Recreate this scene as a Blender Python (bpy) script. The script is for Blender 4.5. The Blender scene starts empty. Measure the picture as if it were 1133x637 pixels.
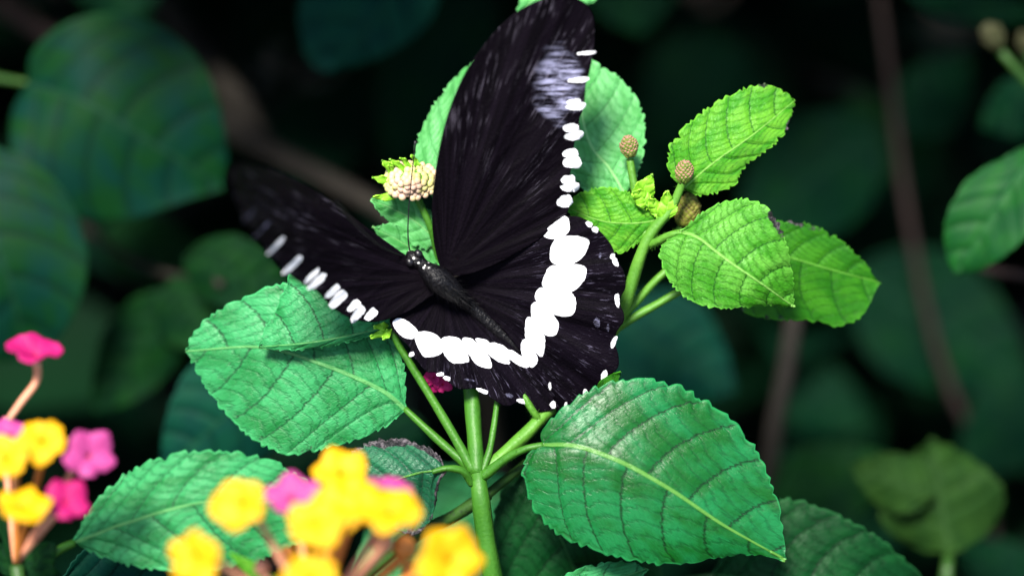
import bpy, bmesh, math, random
import numpy as np
from mathutils import Vector, Matrix
from mathutils.geometry import delaunay_2d_cdt
from mathutils import noise as mnoise

R = math.radians
random.seed(7)
rng = np.random.default_rng(7)
S = bpy.context.scene
COL = S.collection

# ------------------------------------------------------------------ camera, sky, sun, exposure
DIST = 0.53            # camera to the plane in focus (m)
KPX = 0.1908 / 1133    # metres per photo pixel in that plane
PITCH = R(30)
H0 = 0.45              # height of the focus point above the soil
FWD = Vector((0, math.cos(PITCH), -math.sin(PITCH)))
UPV = Vector((0, math.sin(PITCH), math.cos(PITCH)))
ORG = Vector((0, 0, H0))

cam_d = bpy.data.cameras.new("camera")
cam = bpy.data.objects.new("camera", cam_d)
COL.objects.link(cam)
cam_d.lens = 100
cam_d.sensor_width = 36
cam_d.clip_start = 0.02
cam_d.clip_end = 2000
cam.location = ORG - FWD * DIST
cam.rotation_euler = (math.pi / 2 - PITCH, 0, 0)
cam_d.dof.use_dof = True
cam_d.dof.focus_distance = DIST
cam_d.dof.aperture_fstop = 4.0
S.camera = cam

SUN_EL, SUN_AZ = R(60), R(-22)     # azimuth measured from the camera side, towards the left
sv = Vector((math.sin(SUN_AZ) * math.cos(SUN_EL), -math.cos(SUN_AZ) * math.cos(SUN_EL), math.sin(SUN_EL)))
w = bpy.data.worlds.new("World")
S.world = w
w.use_nodes = True
nt = w.node_tree
nt.nodes.clear()
sky = nt.nodes.new("ShaderNodeTexSky")
sky.sky_type = 'NISHITA'
sky.sun_disc = False
sky.sun_elevation = SUN_EL
sky.sun_rotation = math.atan2(sv.x, sv.y)
bg = nt.nodes.new("ShaderNodeBackground")
bg.inputs[1].default_value = 0.075
wo = nt.nodes.new("ShaderNodeOutputWorld")
nt.links.new(sky.outputs[0], bg.inputs[0])
nt.links.new(bg.outputs[0], wo.inputs[0])
sun_d = bpy.data.lights.new("sun", 'SUN')
sun_d.energy = 3.3
sun_d.angle = R(14)
sun_d.color = (1.0, 0.95, 0.86)
sun = bpy.data.objects.new("sun", sun_d)
COL.objects.link(sun)
sun.rotation_euler = sv.to_track_quat('Z', 'Y').to_euler()
sun.location = (0, 0, 3)

S.view_settings.view_transform = 'Standard'
S.view_settings.look = 'None'
S.view_settings.exposure = 1.5
S.view_settings.gamma = 1.0
S.view_settings.use_curve_mapping = False
try:
    S.cycles.use_denoising = True
    S.cycles.max_bounces = 8
    S.cycles.transparent_max_bounces = 4
except Exception:
    pass


# ------------------------------------------------------------------ helpers
def at(x, y, d=0.0):
    """photo pixel and depth (mm behind the plane in focus) to a world point"""
    Y = d * 0.001
    k = KPX * (DIST + Y) / DIST
    return ORG + Vector((1, 0, 0)) * ((x - 566.5) * k) + UPV * ((318.5 - y) * k) + FWD * Y


def at_np(x, y, d):
    Y = d * 0.001
    k = KPX * (DIST + Y) / DIST
    lx, lz = (x - 566.5) * k, (318.5 - y) * k
    o, u, f = np.array(ORG), np.array(UPV), np.array(FWD)
    P = o + lz[..., None] * u + Y[..., None] * f
    P[..., 0] += lx
    return P


def tag(o, label=None, cat=None, group=None, kind=None):
    if label: o["label"] = label
    if cat: o["category"] = cat
    if group: o["group"] = group
    if kind: o["kind"] = kind
    return o


WORLD_OF = {}


def thing(name, label, cat, loc, group=None):
    o = bpy.data.objects.new(name, None)
    o.empty_display_size = 0.01
    COL.objects.link(o)
    o.location = loc
    WORLD_OF[o.name] = Vector(loc)
    return tag(o, label, cat, group)


def link_mesh(name, me, parent=None, label=None):
    o = bpy.data.objects.new(name, me)
    COL.objects.link(o)
    WORLD_OF[o.name] = Vector((0, 0, 0))
    if parent is not None:
        o.parent = parent
        o.location = -WORLD_OF[parent.name]
    if label: o["label"] = label
    return o


def mesh(name, verts, faces, mats, uvs=None, matidx=None, smooth=True):
    me = bpy.data.meshes.new(name)
    me.from_pydata([tuple(v) for v in verts], [], [tuple(int(i) for i in f) for f in faces])
    for m in mats: me.materials.append(m)
    if smooth: me.polygons.foreach_set("use_smooth", [True] * len(me.polygons))
    if matidx is not None: me.polygons.foreach_set("material_index", matidx)
    for nm, arr in (uvs or {}).items():
        l = me.uv_layers.new(name=nm)
        l.data.foreach_set("uv", np.asarray(arr, dtype=np.float32).ravel())
    me.update()
    return me


def catmull(pts, n):
    """resample a polyline through a Catmull-Rom spline, even in chord length of its first two columns"""
    P = np.array(pts, float)
    if len(P) == 2:
        s = np.linspace(0, 1, n)[:, None]
        return P[0] * (1 - s) + P[1] * s
    ext = np.vstack([2 * P[0] - P[1], P, 2 * P[-1] - P[-2]])
    out = []
    for i in range(len(P) - 1):
        a, b, c, d = ext[i:i + 4]
        for t in np.linspace(0, 1, 24, endpoint=False):
            out.append(0.5 * ((2 * b) + (c - a) * t + (2 * a - 5 * b + 4 * c - d) * t * t + (3 * b - a - 3 * c + d) * t ** 3))
    out.append(P[-1])
    out = np.array(out)
    L = np.concatenate([[0], np.cumsum(np.hypot(*(np.diff(out[:, :2], axis=0).T)) + 1e-9)])
    L /= L[-1]
    s = np.linspace(0, 1, n)
    return np.stack([np.interp(s, L, out[:, k]) for k in range(out.shape[1])], 1)


# ------------------------------------------------------------------ node helper and materials
class NT:
    def __init__(self, name):
        self.m = bpy.data.materials.new(name)
        self.m.use_nodes = True
        self.t = self.m.node_tree
        self.t.nodes.clear()
        self.out = self.t.nodes.new("ShaderNodeOutputMaterial")

    def n(self, kind, **kw):
        o = self.t.nodes.new("ShaderNode" + kind)
        for k, v in kw.items(): setattr(o, k, v)
        return o

    def set(self, sock, v):
        if hasattr(v, "is_output") or isinstance(v, bpy.types.NodeSocket): self.t.links.new(v, sock)
        else: sock.default_value = v

    def math(self, op, a, b=0.0, c=0.0, clamp=False):
        o = self.n("Math", operation=op, use_clamp=clamp)
        for i, v in enumerate((a, b, c)): self.set(o.inputs[i], v)
        return o.outputs[0]

    def smooth(self, v, lo, hi, a=0.0, b=1.0):
        o = self.n("MapRange", interpolation_type='SMOOTHSTEP')
        for i, x in enumerate((v, lo, hi, a, b)): self.set(o.inputs[i], x)
        return o.outputs[0]

    def mix(self, f, a, b):
        o = self.n("Mix", data_type='RGBA')
        self.set(o.inputs[0], f)
        self.set(o.inputs[6], a if not isinstance(a, tuple) else (*a[:3], 1))
        self.set(o.inputs[7], b if not isinstance(b, tuple) else (*b[:3], 1))
        return o.outputs[2]

    def uv(self, name):
        o = self.n("UVMap", uv_map=name)
        return o.outputs[0]

    def sep(self, v):
        o = self.n("SeparateXYZ")
        self.t.links.new(v, o.inputs[0])
        return o.outputs

    def comb(self, x, y, z=0.0):
        o = self.n("CombineXYZ")
        for i, v in enumerate((x, y, z)): self.set(o.inputs[i], v)
        return o.outputs[0]

    def noise(self, vec, scale, detail=3.0, rough=0.5):
        o = self.n("TexNoise")
        if vec is not None: self.t.links.new(vec, o.inputs["Vector"])
        o.inputs["Scale"].default_value = scale
        o.inputs["Detail"].default_value = detail
        o.inputs["Roughness"].default_value = rough
        return o.outputs[0]

    def voro(self, vec, scale, feature='F1', rnd=1.0, dims='3D'):
        o = self.n("TexVoronoi", feature=feature, voronoi_dimensions=dims)
        if vec is not None: self.t.links.new(vec, o.inputs["Vector"])
        o.inputs["Scale"].default_value = scale
        o.inputs["Randomness"].default_value = rnd
        return o.outputs[0]

    def obj(self):
        return self.n("TexCoord").outputs["Object"]

    def bump(self, h, strength, dist):
        o = self.n("Bump")
        o.inputs["Strength"].default_value = strength
        o.inputs["Distance"].default_value = dist
        self.t.links.new(h, o.inputs["Height"])
        return o.outputs[0]

    def bsdf(self, color, rough=0.5, normal=None, spec=0.5, trans=0.0, transcol=None, sheen=0.0):
        p = self.n("BsdfPrincipled")
        self.set(p.inputs["Base Color"], color if not isinstance(color, tuple) else (*color[:3], 1))
        self.set(p.inputs["Roughness"], rough)
        self.set(p.inputs["Specular IOR Level"], spec)
        if sheen:
            p.inputs["Sheen Weight"].default_value = sheen
            p.inputs["Sheen Roughness"].default_value = 0.4
        if normal is not None: self.t.links.new(normal, p.inputs["Normal"])
        res = p.outputs[0]
        if trans > 0:
            tr = self.n("BsdfTranslucent")
            self.set(tr.inputs[0], transcol if transcol is not None else color)
            mx = self.n("MixShader")
            mx.inputs[0].default_value = trans
            self.t.links.new(res, mx.inputs[1])
            self.t.links.new(tr.outputs[0], mx.inputs[2])
            res = mx.outputs[0]
        self.t.links.new(res, self.out.inputs[0])
        return self.m


def leaf_material(name, base, base2, vein, rib, rough=0.42, spec=0.5, bump=1.0, blight=0.0, trans=0.15, tert=1.0, seed=0.0, vw=0.055):
    """lantana leaf: pale midrib, pinnate veins, ladder of cross veins and a fine puckered net"""
    N = NT(name)
    s, lat, _ = N.sep(N.uv("blade"))
    v, u, _ = N.sep(N.uv("vein"))
    wob = N.noise(N.comb(v, N.math('MULTIPLY', u, 2.0), seed), 2.2, 2)
    wob = N.math('SUBTRACT', wob, 0.5)
    v2 = N.math('MULTIPLY_ADD', wob, 0.16, v)
    d2 = N.math('PINGPONG', v2, 0.5)
    m2 = N.smooth(d2, 0.0, vw, 1.0, 0.0)
    w2 = N.smooth(d2, 0.0, 0.22, 1.0, 0.0)
    fl = N.math('FLOOR', v2)
    fv = N.math('SUBTRACT', v2, fl)
    arch = N.math('MULTIPLY_ADD', N.math('SINE', N.math('MULTIPLY', fv, 3.14159)), 0.35, N.math('MULTIPLY', fv, 1.7))
    u2 = N.math('ADD', N.math('MULTIPLY_ADD', u, 1.0, arch), N.math('MULTIPLY_ADD', wob, 0.7, N.math('MULTIPLY', fl, 0.37)))
    d3 = N.math('PINGPONG', u2, 0.5)
    m3 = N.smooth(d3, 0.0, 0.19, 1.0, 0.0)
    vec = N.comb(N.math('MULTIPLY', v2, 5.2), N.math('MULTIPLY', u2, 1.25), seed)
    m4 = N.smooth(N.voro(vec, 1.35, 'DISTANCE_TO_EDGE'), 0.0, 0.16, 1.0, 0.0)
    cell = N.voro(vec, 1.35, 'SMOOTH_F1')
    ribw = N.math('MULTIPLY_ADD', s, -0.022, 0.034)
    mr = N.smooth(N.math('DIVIDE', lat, ribw), 0.55, 1.15, 1.0, 0.0)
    big = N.noise(N.comb(N.math('MULTIPLY', s, 3.0), N.math('MULTIPLY', lat, 2.0), N.math('MULTIPLY_ADD', N.math('GREATER_THAN', v, 30.0), 2.7, seed)), 1.7, 3, 0.55)
    fine = N.noise(N.obj(), 1400, 2)
    c = N.mix(N.smooth(big, 0.36, 0.64), base, base2)
    c = N.mix(N.math('MULTIPLY', fine, 0.22), c, tuple(x * 1.5 for x in base2))
    vm = N.math('ADD', N.math('MULTIPLY', m2, 0.80), N.math('ADD', N.math('MULTIPLY', m3, 0.36 * tert), N.math('MULTIPLY', m4, 0.14 * tert)), clamp=True)
    c = N.mix(vm, c, vein)
    rim = N.smooth(N.sep(N.uv('edge'))[0], 0.955, 0.99, 0.0, 0.55)
    c = N.mix(rim, c, tuple(min(1, x * 1.7 + 0.01) for x in base2))
    c = N.mix(mr, c, rib)
    if blight > 0:
        bn = N.noise(N.obj(), 120, 4, 0.62)
        edge = N.smooth(N.sep(N.uv("edge"))[0], 0.45, 1.0)
        f2 = N.noise(N.obj(), 45, 2)
        tot = N.math('ADD', N.math('MULTIPLY', edge, 0.55), N.math('MULTIPLY_ADD', bn, 1.2, N.math('MULTIPLY_ADD', f2, 0.9, -1.05)))
        T0 = max(0.34, 0.84 - 0.4 * blight)
        bm = N.smooth(tot, T0 - 0.03, T0 + 0.03)
        spk = N.noise(N.obj(), 620, 3, 0.7)
        bc = N.mix(N.smooth(spk, 0.45, 0.68), (0.008, 0.007, 0.009), (0.15, 0.125, 0.14))
        c = N.mix(bm, c, bc)
    h = N.math('MULTIPLY', w2, -0.55)
    h = N.math('SUBTRACT', h, N.math('MULTIPLY', m3, 0.34 * tert))
    h = N.math('SUBTRACT', h, N.math('MULTIPLY', m4, 0.16 * tert))
    h = N.math('SUBTRACT', h, N.math('MULTIPLY', cell, 0.15 * tert))
    h = N.math('MULTIPLY_ADD', fine, 0.14, h)
    h = N.math('MULTIPLY_ADD', mr, 0.7, h)
    nrm = N.bump(h, min(1.0, 0.8 * bump), 0.00036 * bump)
    rg = N.math('MULTIPLY_ADD', fine, 0.16, rough - 0.06)
    tc = N.mix(0.5, c, tuple((base2[0] * 1.6, base2[1] * 1.3, base2[2] * 0.4)))
    return N.bsdf(c, rg, nrm, spec, trans, tc)


M = {}
M['mature'] = leaf_material('leaf_mature', (0.0022, 0.078, 0.003), (0.007, 0.160, 0.040), (0.0008, 0.024, 0.003), (0.09, 0.26, 0.04), 0.36, 0.36, 0.62, blight=0.05, seed=1)
M['pale'] = leaf_material('leaf_pale', (0.008, 0.155, 0.030), (0.036, 0.300, 0.095), (0.002, 0.062, 0.016), (0.10, 0.34, 0.10), 0.44, 0.28, 0.9, blight=0.08, trans=0.14, seed=2)
M['young'] = leaf_material('leaf_young', (0.034, 0.270, 0.005), (0.140, 0.440, 0.026), (0.008, 0.105, 0.003), (0.24, 0.54, 0.09), 0.44, 0.25, 0.9, blight=0.10, trans=0.32, seed=3)
M['young_spot'] = leaf_material('leaf_young_spotted', (0.034, 0.250, 0.004), (0.130, 0.440, 0.045), (0.007, 0.090, 0.003), (0.26, 0.58, 0.11), 0.42, 0.34, 1.0, blight=0.30, trans=0.32, seed=4)
M['mid'] = leaf_material('leaf_mid_spotted', (0.012, 0.120, 0.002), (0.034, 0.190, 0.005), (0.005, 0.062, 0.002), (0.09, 0.30, 0.03), 0.5, 0.2, 0.8, blight=0.5, trans=0.2, seed=5)
M['minty'] = leaf_material('leaf_minty', (0.050, 0.310, 0.055), (0.125, 0.460, 0.140), (0.015, 0.165, 0.028), (0.26, 0.60, 0.20), 0.46, 0.35, 0.8, trans=0.2, seed=6)
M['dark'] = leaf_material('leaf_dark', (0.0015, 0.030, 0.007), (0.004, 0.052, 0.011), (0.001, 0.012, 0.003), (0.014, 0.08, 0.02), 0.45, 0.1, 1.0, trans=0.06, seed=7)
M['teal'] = leaf_material('leaf_teal', (0.0008, 0.026, 0.020), (0.0022, 0.040, 0.022), (0.0005, 0.013, 0.009), (0.008, 0.050, 0.024), 0.58, 0.05, 0.8, trans=0.05, tert=0.4, seed=8, vw=.1)  # background green, darkened so part of the bush's shade sits in the colour
M['deep'] = leaf_material('leaf_deep_shade', (0.0006, 0.011, 0.0065), (0.0014, 0.019, 0.0055), (0.0004, 0.007, 0.005), (0.005, 0.028, 0.014), 0.6, 0.03, 0.6, trans=0.04, tert=0.4, seed=14, vw=.1)  # deep shade put into the leaf colour, darkest of the background greens
M['ribbed'] = leaf_material('leaf_teal_ribbed', (0.0008, 0.022, 0.017), (0.0020, 0.028, 0.0055), (0.0005, 0.012, 0.007), (0.006, 0.034, 0.015), 0.56, 0.06, 0.6, trans=0.05, tert=0.3, seed=15.3, vw=.13)  # ribbed teal, likewise with shade put into its base colours
M['shade'] = leaf_material('leaf_shade', (0.0012, 0.0160, 0.0058), (0.0028, 0.028, 0.0044), (0.0005, 0.007, 0.0025), (0.007, 0.040, 0.012), 0.6, 0.05, 0.8, trans=0.07, tert=0.4, seed=9, vw=.1)  # shaded version of the leaf green, darkened in the colour itself
M['shade_spot'] = leaf_material('leaf_shade_spotted', (0.003, 0.050, 0.012), (0.007, 0.080, 0.010), (0.002, 0.026, 0.007), (0.02, 0.11, 0.03), 0.5, 0.15, 0.7, blight=0.42, trans=0.1, tert=0.6, seed=10)
M['blight'] = leaf_material('leaf_blackened', (0.006, 0.080, 0.036), (0.012, 0.125, 0.050), (0.003, 0.034, 0.015), (0.10, 0.30, 0.05), 0.42, 0.45, 0.9, blight=1.05, trans=0.08, seed=11)
M['olive'] = leaf_material('leaf_olive', (0.009, 0.034, 0.006), (0.016, 0.050, 0.008), (0.005, 0.018, 0.003), (0.022, 0.06, 0.014), 0.6, 0.06, 0.7, trans=0.12, tert=0.5, seed=12)


def stem_material(name, c1, c2, rough=0.5, hairs=True):
    N = NT(name)
    o = N.obj()
    n1 = N.noise(o, 160, 4, 0.6)
    n2 = N.noise(o, 1500, 2)
    c = N.mix(N.smooth(n1, 0.3, 0.7), c1, c2)
    c = N.mix(N.math('MULTIPLY', n2, 0.25), c, tuple(min(1, x * 1.8) for x in c2))
    sc = N.noise(o, 230, 3, 0.7)
    c = N.mix(N.smooth(sc, 0.66, 0.72, 0.0, 0.7), c, tuple(x * .35 + .01 for x in c1))
    nrm = N.bump(N.math('ADD', n1, N.math('MULTIPLY', n2, 0.5)), 0.5, 0.0004)
    return N.bsdf(c, rough, nrm, 0.4)


M['tiny'] = leaf_material('leaf_unfolding', (0.20, 0.52, 0.02), (0.28, 0.62, 0.035), (0.10, 0.36, 0.014), (0.34, 0.66, 0.10), 0.45, 0.4, 0.35, trans=0.2, tert=0.6, seed=13)
M['stem'] = stem_material('stem_green', (0.022, 0.110, 0.006), (0.045, 0.165, 0.012))
M['stem_y'] = stem_material('stem_lime', (0.055, 0.185, 0.014), (0.100, 0.265, 0.028))
M['stem_d'] = stem_material('stem_dull_green', (0.014, 0.055, 0.007), (0.028, 0.080, 0.011))
M['bark'] = stem_material('bark_brown', (0.009, 0.0065, 0.0045), (0.019, 0.0155, 0.011), 0.8)
M['bark_red'] = stem_material('bark_reddish', (0.0075, 0.0022, 0.0018), (0.012, 0.0042, 0.0034), 0.8)
M['tube_o'] = stem_material('floret_tube_orange', (0.62, 0.17, 0.02), (0.70, 0.25, 0.05), 0.5)
M['tube_p'] = stem_material('floret_tube_peach', (0.56, 0.20, 0.11), (0.64, 0.30, 0.18), 0.5)


def petal_material(name, c1, c2, throat):
    N = NT(name)
    th, r, _ = N.sep(N.uv("petal"))
    st = N.noise(N.comb(N.math('MULTIPLY', th, 14.0), N.math('MULTIPLY', r, 1.4)), 3.0, 3)
    c = N.mix(N.smooth(st, 0.35, 0.7), c1, c2)
    c = N.mix(N.smooth(r, 0.05, 0.16, 1.0, 0.0), c, throat)
    nrm = N.bump(st, 0.4, 0.0004)
    return N.bsdf(c, 0.55, nrm, 0.3, 0.2)


M['yellow'] = petal_material('petal_yellow', (0.80, 0.40, 0.0006), (0.84, 0.48, 0.001), (0.76, 0.33, 0.001))
M['pink'] = petal_material('petal_pink', (0.46, 0.045, 0.22), (0.54, 0.08, 0.30), (0.50, 0.06, 0.10))
M['magenta'] = petal_material('petal_magenta', (0.44, 0.006, 0.12), (0.52, 0.016, 0.17), (0.60, 0.02, 0.08))

N = NT('bud_cream')
M['bud'] = N.bsdf(N.mix(N.smooth(N.noise(N.obj(), 260, 2), 0.36, 0.62), (0.58, 0.58, 0.19), (0.66, 0.45, 0.34)), 0.5, N.bump(N.noise(N.obj(), 900, 2), 0.3, 0.0003), 0.4, 0.1)
def scale_material(name, c1, c2, tip):
    N = NT(name)
    o = N.obj()
    k = N.sep(N.uv('scale'))[0]
    c = N.mix(N.smooth(N.noise(o, 300, 2), 0.35, 0.65), c1, c2)
    c = N.mix(N.smooth(k, 0.62, 0.92), c, tip)
    c = N.mix(N.smooth(k, 0.15, 0.5, 1.0, 0.0), c, (0.05, 0.035, 0.012))
    return N.bsdf(c, 0.6, N.bump(N.noise(o, 1500, 2), 0.4, 0.0002), 0.3)


M['seed'] = scale_material('seed_scales', (0.10, 0.18, 0.02), (0.16, 0.20, 0.035), (0.44, 0.15, 0.17))
M['seed_brown'] = scale_material('seed_scales_brown', (0.20, 0.22, 0.03), (0.26, 0.25, 0.05), (0.10, 0.06, 0.02))
M['seed_dim'] = scale_material('seed_scales_dim', (0.026, 0.036, 0.009), (0.040, 0.046, 0.014), (0.050, 0.040, 0.020))


def wing_material(name, base, dust, thr, spec=0.25, patch_at=None):
    N = NT(name)
    th, r, _ = N.sep(N.uv("ray"))
    hair = N.noise(N.comb(N.math('MULTIPLY', th, 90.0), N.math('MULTIPLY', r, 9.0)), 1.0, 3, 0.65)
    patch = N.noise(N.comb(N.math('MULTIPLY', th, 3.0), N.math('MULTIPLY', r, 2.5), 3.0), 2.0, 2)
    k = N.math('MULTIPLY', N.smooth(hair, thr, thr + 0.12), N.smooth(patch, 0.42, 0.62))
    k = N.math('MULTIPLY', k, N.smooth(r, 0.25, 0.6))
    vel = N.noise(N.comb(N.math('MULTIPLY', th, 26.0), N.math('MULTIPLY', r, 2.0)), 1.0, 2)
    c = N.mix(N.smooth(vel, 0.35, 0.7), base, tuple(x * 2.6 for x in base))
    c = N.mix(k, c, dust)
    if patch_at:
        X, Y, _ = N.sep(N.uv("place"))
        ex = N.math('POWER', N.math('DIVIDE', N.math('SUBTRACT', X, patch_at[0]), patch_at[2]), 2.0)
        ey = N.math('POWER', N.math('DIVIDE', N.math('SUBTRACT', Y, patch_at[1]), patch_at[3]), 2.0)
        st = N.noise(N.comb(N.math('MULTIPLY', X, 34.0), N.math('MULTIPLY', Y, 210.0)), 1.0, 4, 0.7)
        blob = N.noise(N.comb(N.math('MULTIPLY', X, 40.0), N.math('MULTIPLY', Y, 70.0), 5.0), 1.0, 1)
        pm = N.math('SUBTRACT', 1.25, N.math('ADD', ex, ey))
        pm = N.math('MULTIPLY', N.smooth(N.math('MULTIPLY_ADD', blob, 1.5, N.math('SUBTRACT', pm, 0.75)), 0.15, 1.15), N.smooth(st, 0.40, 0.66, 0.0, 1.0))
        c = N.mix(pm, c, (0.33, 0.33, 0.50))
    fine = N.noise(N.obj(), 2600, 2)
    nrm = N.bump(N.math('ADD', hair, fine), 0.6, 0.00022)
    return N.bsdf(c, 0.55, nrm, spec)


M['wing'] = wing_material('wing_velvet_black', (0.0016, 0.0010, 0.0020), (0.085, 0.075, 0.100), 0.55, 0.03, (0.619, 0.094, 0.030, 0.046))
M['wing_hind'] = wing_material('wing_hind_black', (0.0016, 0.0010, 0.0022), (0.10, 0.088, 0.135), 0.58, 0.03)
N = NT('wing_white_scales')
M['white'] = N.bsdf((0.80, 0.80, 0.83), 0.7, N.bump(N.noise(N.obj(), 2200, 2), 0.3, 0.0002), 0.2)
N = NT('wing_lilac_scales')
th, r, _ = N.sep(N.uv("ray"))
hh = N.noise(N.comb(N.math('MULTIPLY', th, 60.0), N.math('MULTIPLY', r, 16.0)), 1.0, 4, 0.7)
M['lilac'] = N.bsdf(N.mix(N.smooth(hh, 0.40, 0.72), (0.006, 0.005, 0.009), (0.16, 0.155, 0.24)), 0.65, None, 0.1)
N = NT('butterfly_body')
o_ = N.obj()
sp = N.voro(o_, 900, 'F1')
al = N.sep(N.uv("body"))[0]
k_ = N.math('MULTIPLY', N.smooth(sp, 0.16, 0.26, 1.0, 0.0), N.smooth(al, 0.16, 0.20, 1.0, 0.0))
M['body'] = N.bsdf(N.mix(k_, (0.002, 0.0016, 0.003), (0.75, 0.75, 0.72)), 0.45, N.bump(N.noise(o_, 1800, 3), 0.9, 0.0004), 0.3)
N = NT('body_fur')
M['fur'] = N.bsdf((0.0035, 0.003, 0.004), 0.6, None, 0.12)
N = NT('insect_black')
M['black'] = N.bsdf((0.006, 0.005, 0.007), 0.35, None, 0.5)
N = NT('soil')
o_ = N.obj()
n_ = N.noise(o_, 9, 8, 0.65)
M['soil'] = N.bsdf(N.mix(n_, (0.012, 0.009, 0.007), (0.040, 0.028, 0.019)), 0.95, N.bump(n_, 0.9, 0.03), 0.2)
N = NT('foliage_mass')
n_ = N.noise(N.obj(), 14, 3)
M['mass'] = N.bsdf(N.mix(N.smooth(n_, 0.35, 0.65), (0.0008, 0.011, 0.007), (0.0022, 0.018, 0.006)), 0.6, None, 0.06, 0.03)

# ------------------------------------------------------------------ ground, the mass of the bush, added shading leaves out of view
g = bpy.data.meshes.new('ground')
bm = bmesh.new()
bmesh.ops.create_grid(bm, x_segments=60, y_segments=60, size=3)
for v in bm.verts:
    v.co.z = 0.03 * mnoise.noise(v.co * 2.0) - 0.02
    f = max(abs(v.co.x), abs(v.co.y))
    if f > 2.99: v.co.x *= 300; v.co.y *= 300; v.co.z = -0.03
bm.to_mesh(g); bm.free()
g.materials.append(M['soil'])
tag(link_mesh('ground', g), kind='structure')

LEAF8 = np.array([(0, 0, 0), (.28, .30, .07), (.62, .27, .06), (1, 0, -.05), (.62, -.27, .06), (.28, -.30, .07), (.3, 0, 0), (.65, 0, 0)])
LEAF8F = [(0, 6, 1), (1, 6, 7, 2), (2, 7, 3), (3, 7, 4), (4, 7, 6, 5), (5, 6, 0)]


def leaf_cloud(name, label, boxes, keep):
    V, F, UVn = [], [], 0
    for (n, x0, x1, d0, d1, z0, z1) in boxes:
        for _ in range(n):
            x, d, z = random.uniform(x0, x1), random.uniform(d0, d1), random.uniform(z0, z1)
            p = ORG + Vector((x, 0, 0)) + FWD * d + UPV * z
            if p.z < 0.02 or not keep(x, d, z): continue
            L = random.uniform(.040, .075)
            az, tilt, roll = random.uniform(0, 2 * math.pi), random.uniform(-0.9, 0.5), random.uniform(-.7, .7)
            m = Matrix.Rotation(az, 3, 'Z') @ Matrix.Rotation(-tilt, 3, 'Y') @ Matrix.Rotation(roll, 3, 'X')
            b = len(V)
            for q in LEAF8: V.append(p + m @ Vector(q * L))
            F += [tuple(b + i for i in f) for f in LEAF8F]
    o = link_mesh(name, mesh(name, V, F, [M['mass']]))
    return tag(o, label, 'foliage', None, 'stuff')


fr = lambda d: 1 + d / DIST
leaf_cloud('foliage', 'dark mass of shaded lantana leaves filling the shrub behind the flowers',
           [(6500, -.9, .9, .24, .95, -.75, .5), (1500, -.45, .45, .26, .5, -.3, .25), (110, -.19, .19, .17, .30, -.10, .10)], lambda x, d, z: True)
leaf_cloud('foliage', 'added unseen leaf canopy overhead and beside the flowers, shading the background',
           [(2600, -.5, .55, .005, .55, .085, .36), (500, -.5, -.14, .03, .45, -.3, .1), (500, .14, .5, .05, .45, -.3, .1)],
           lambda x, d, z: (z > (0.098 + 0.02 * math.sin(x * 40)) * fr(d) or abs(x) > 0.150 * fr(d)))  # leaves added outside the view to keep sun and sky off the background


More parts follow.
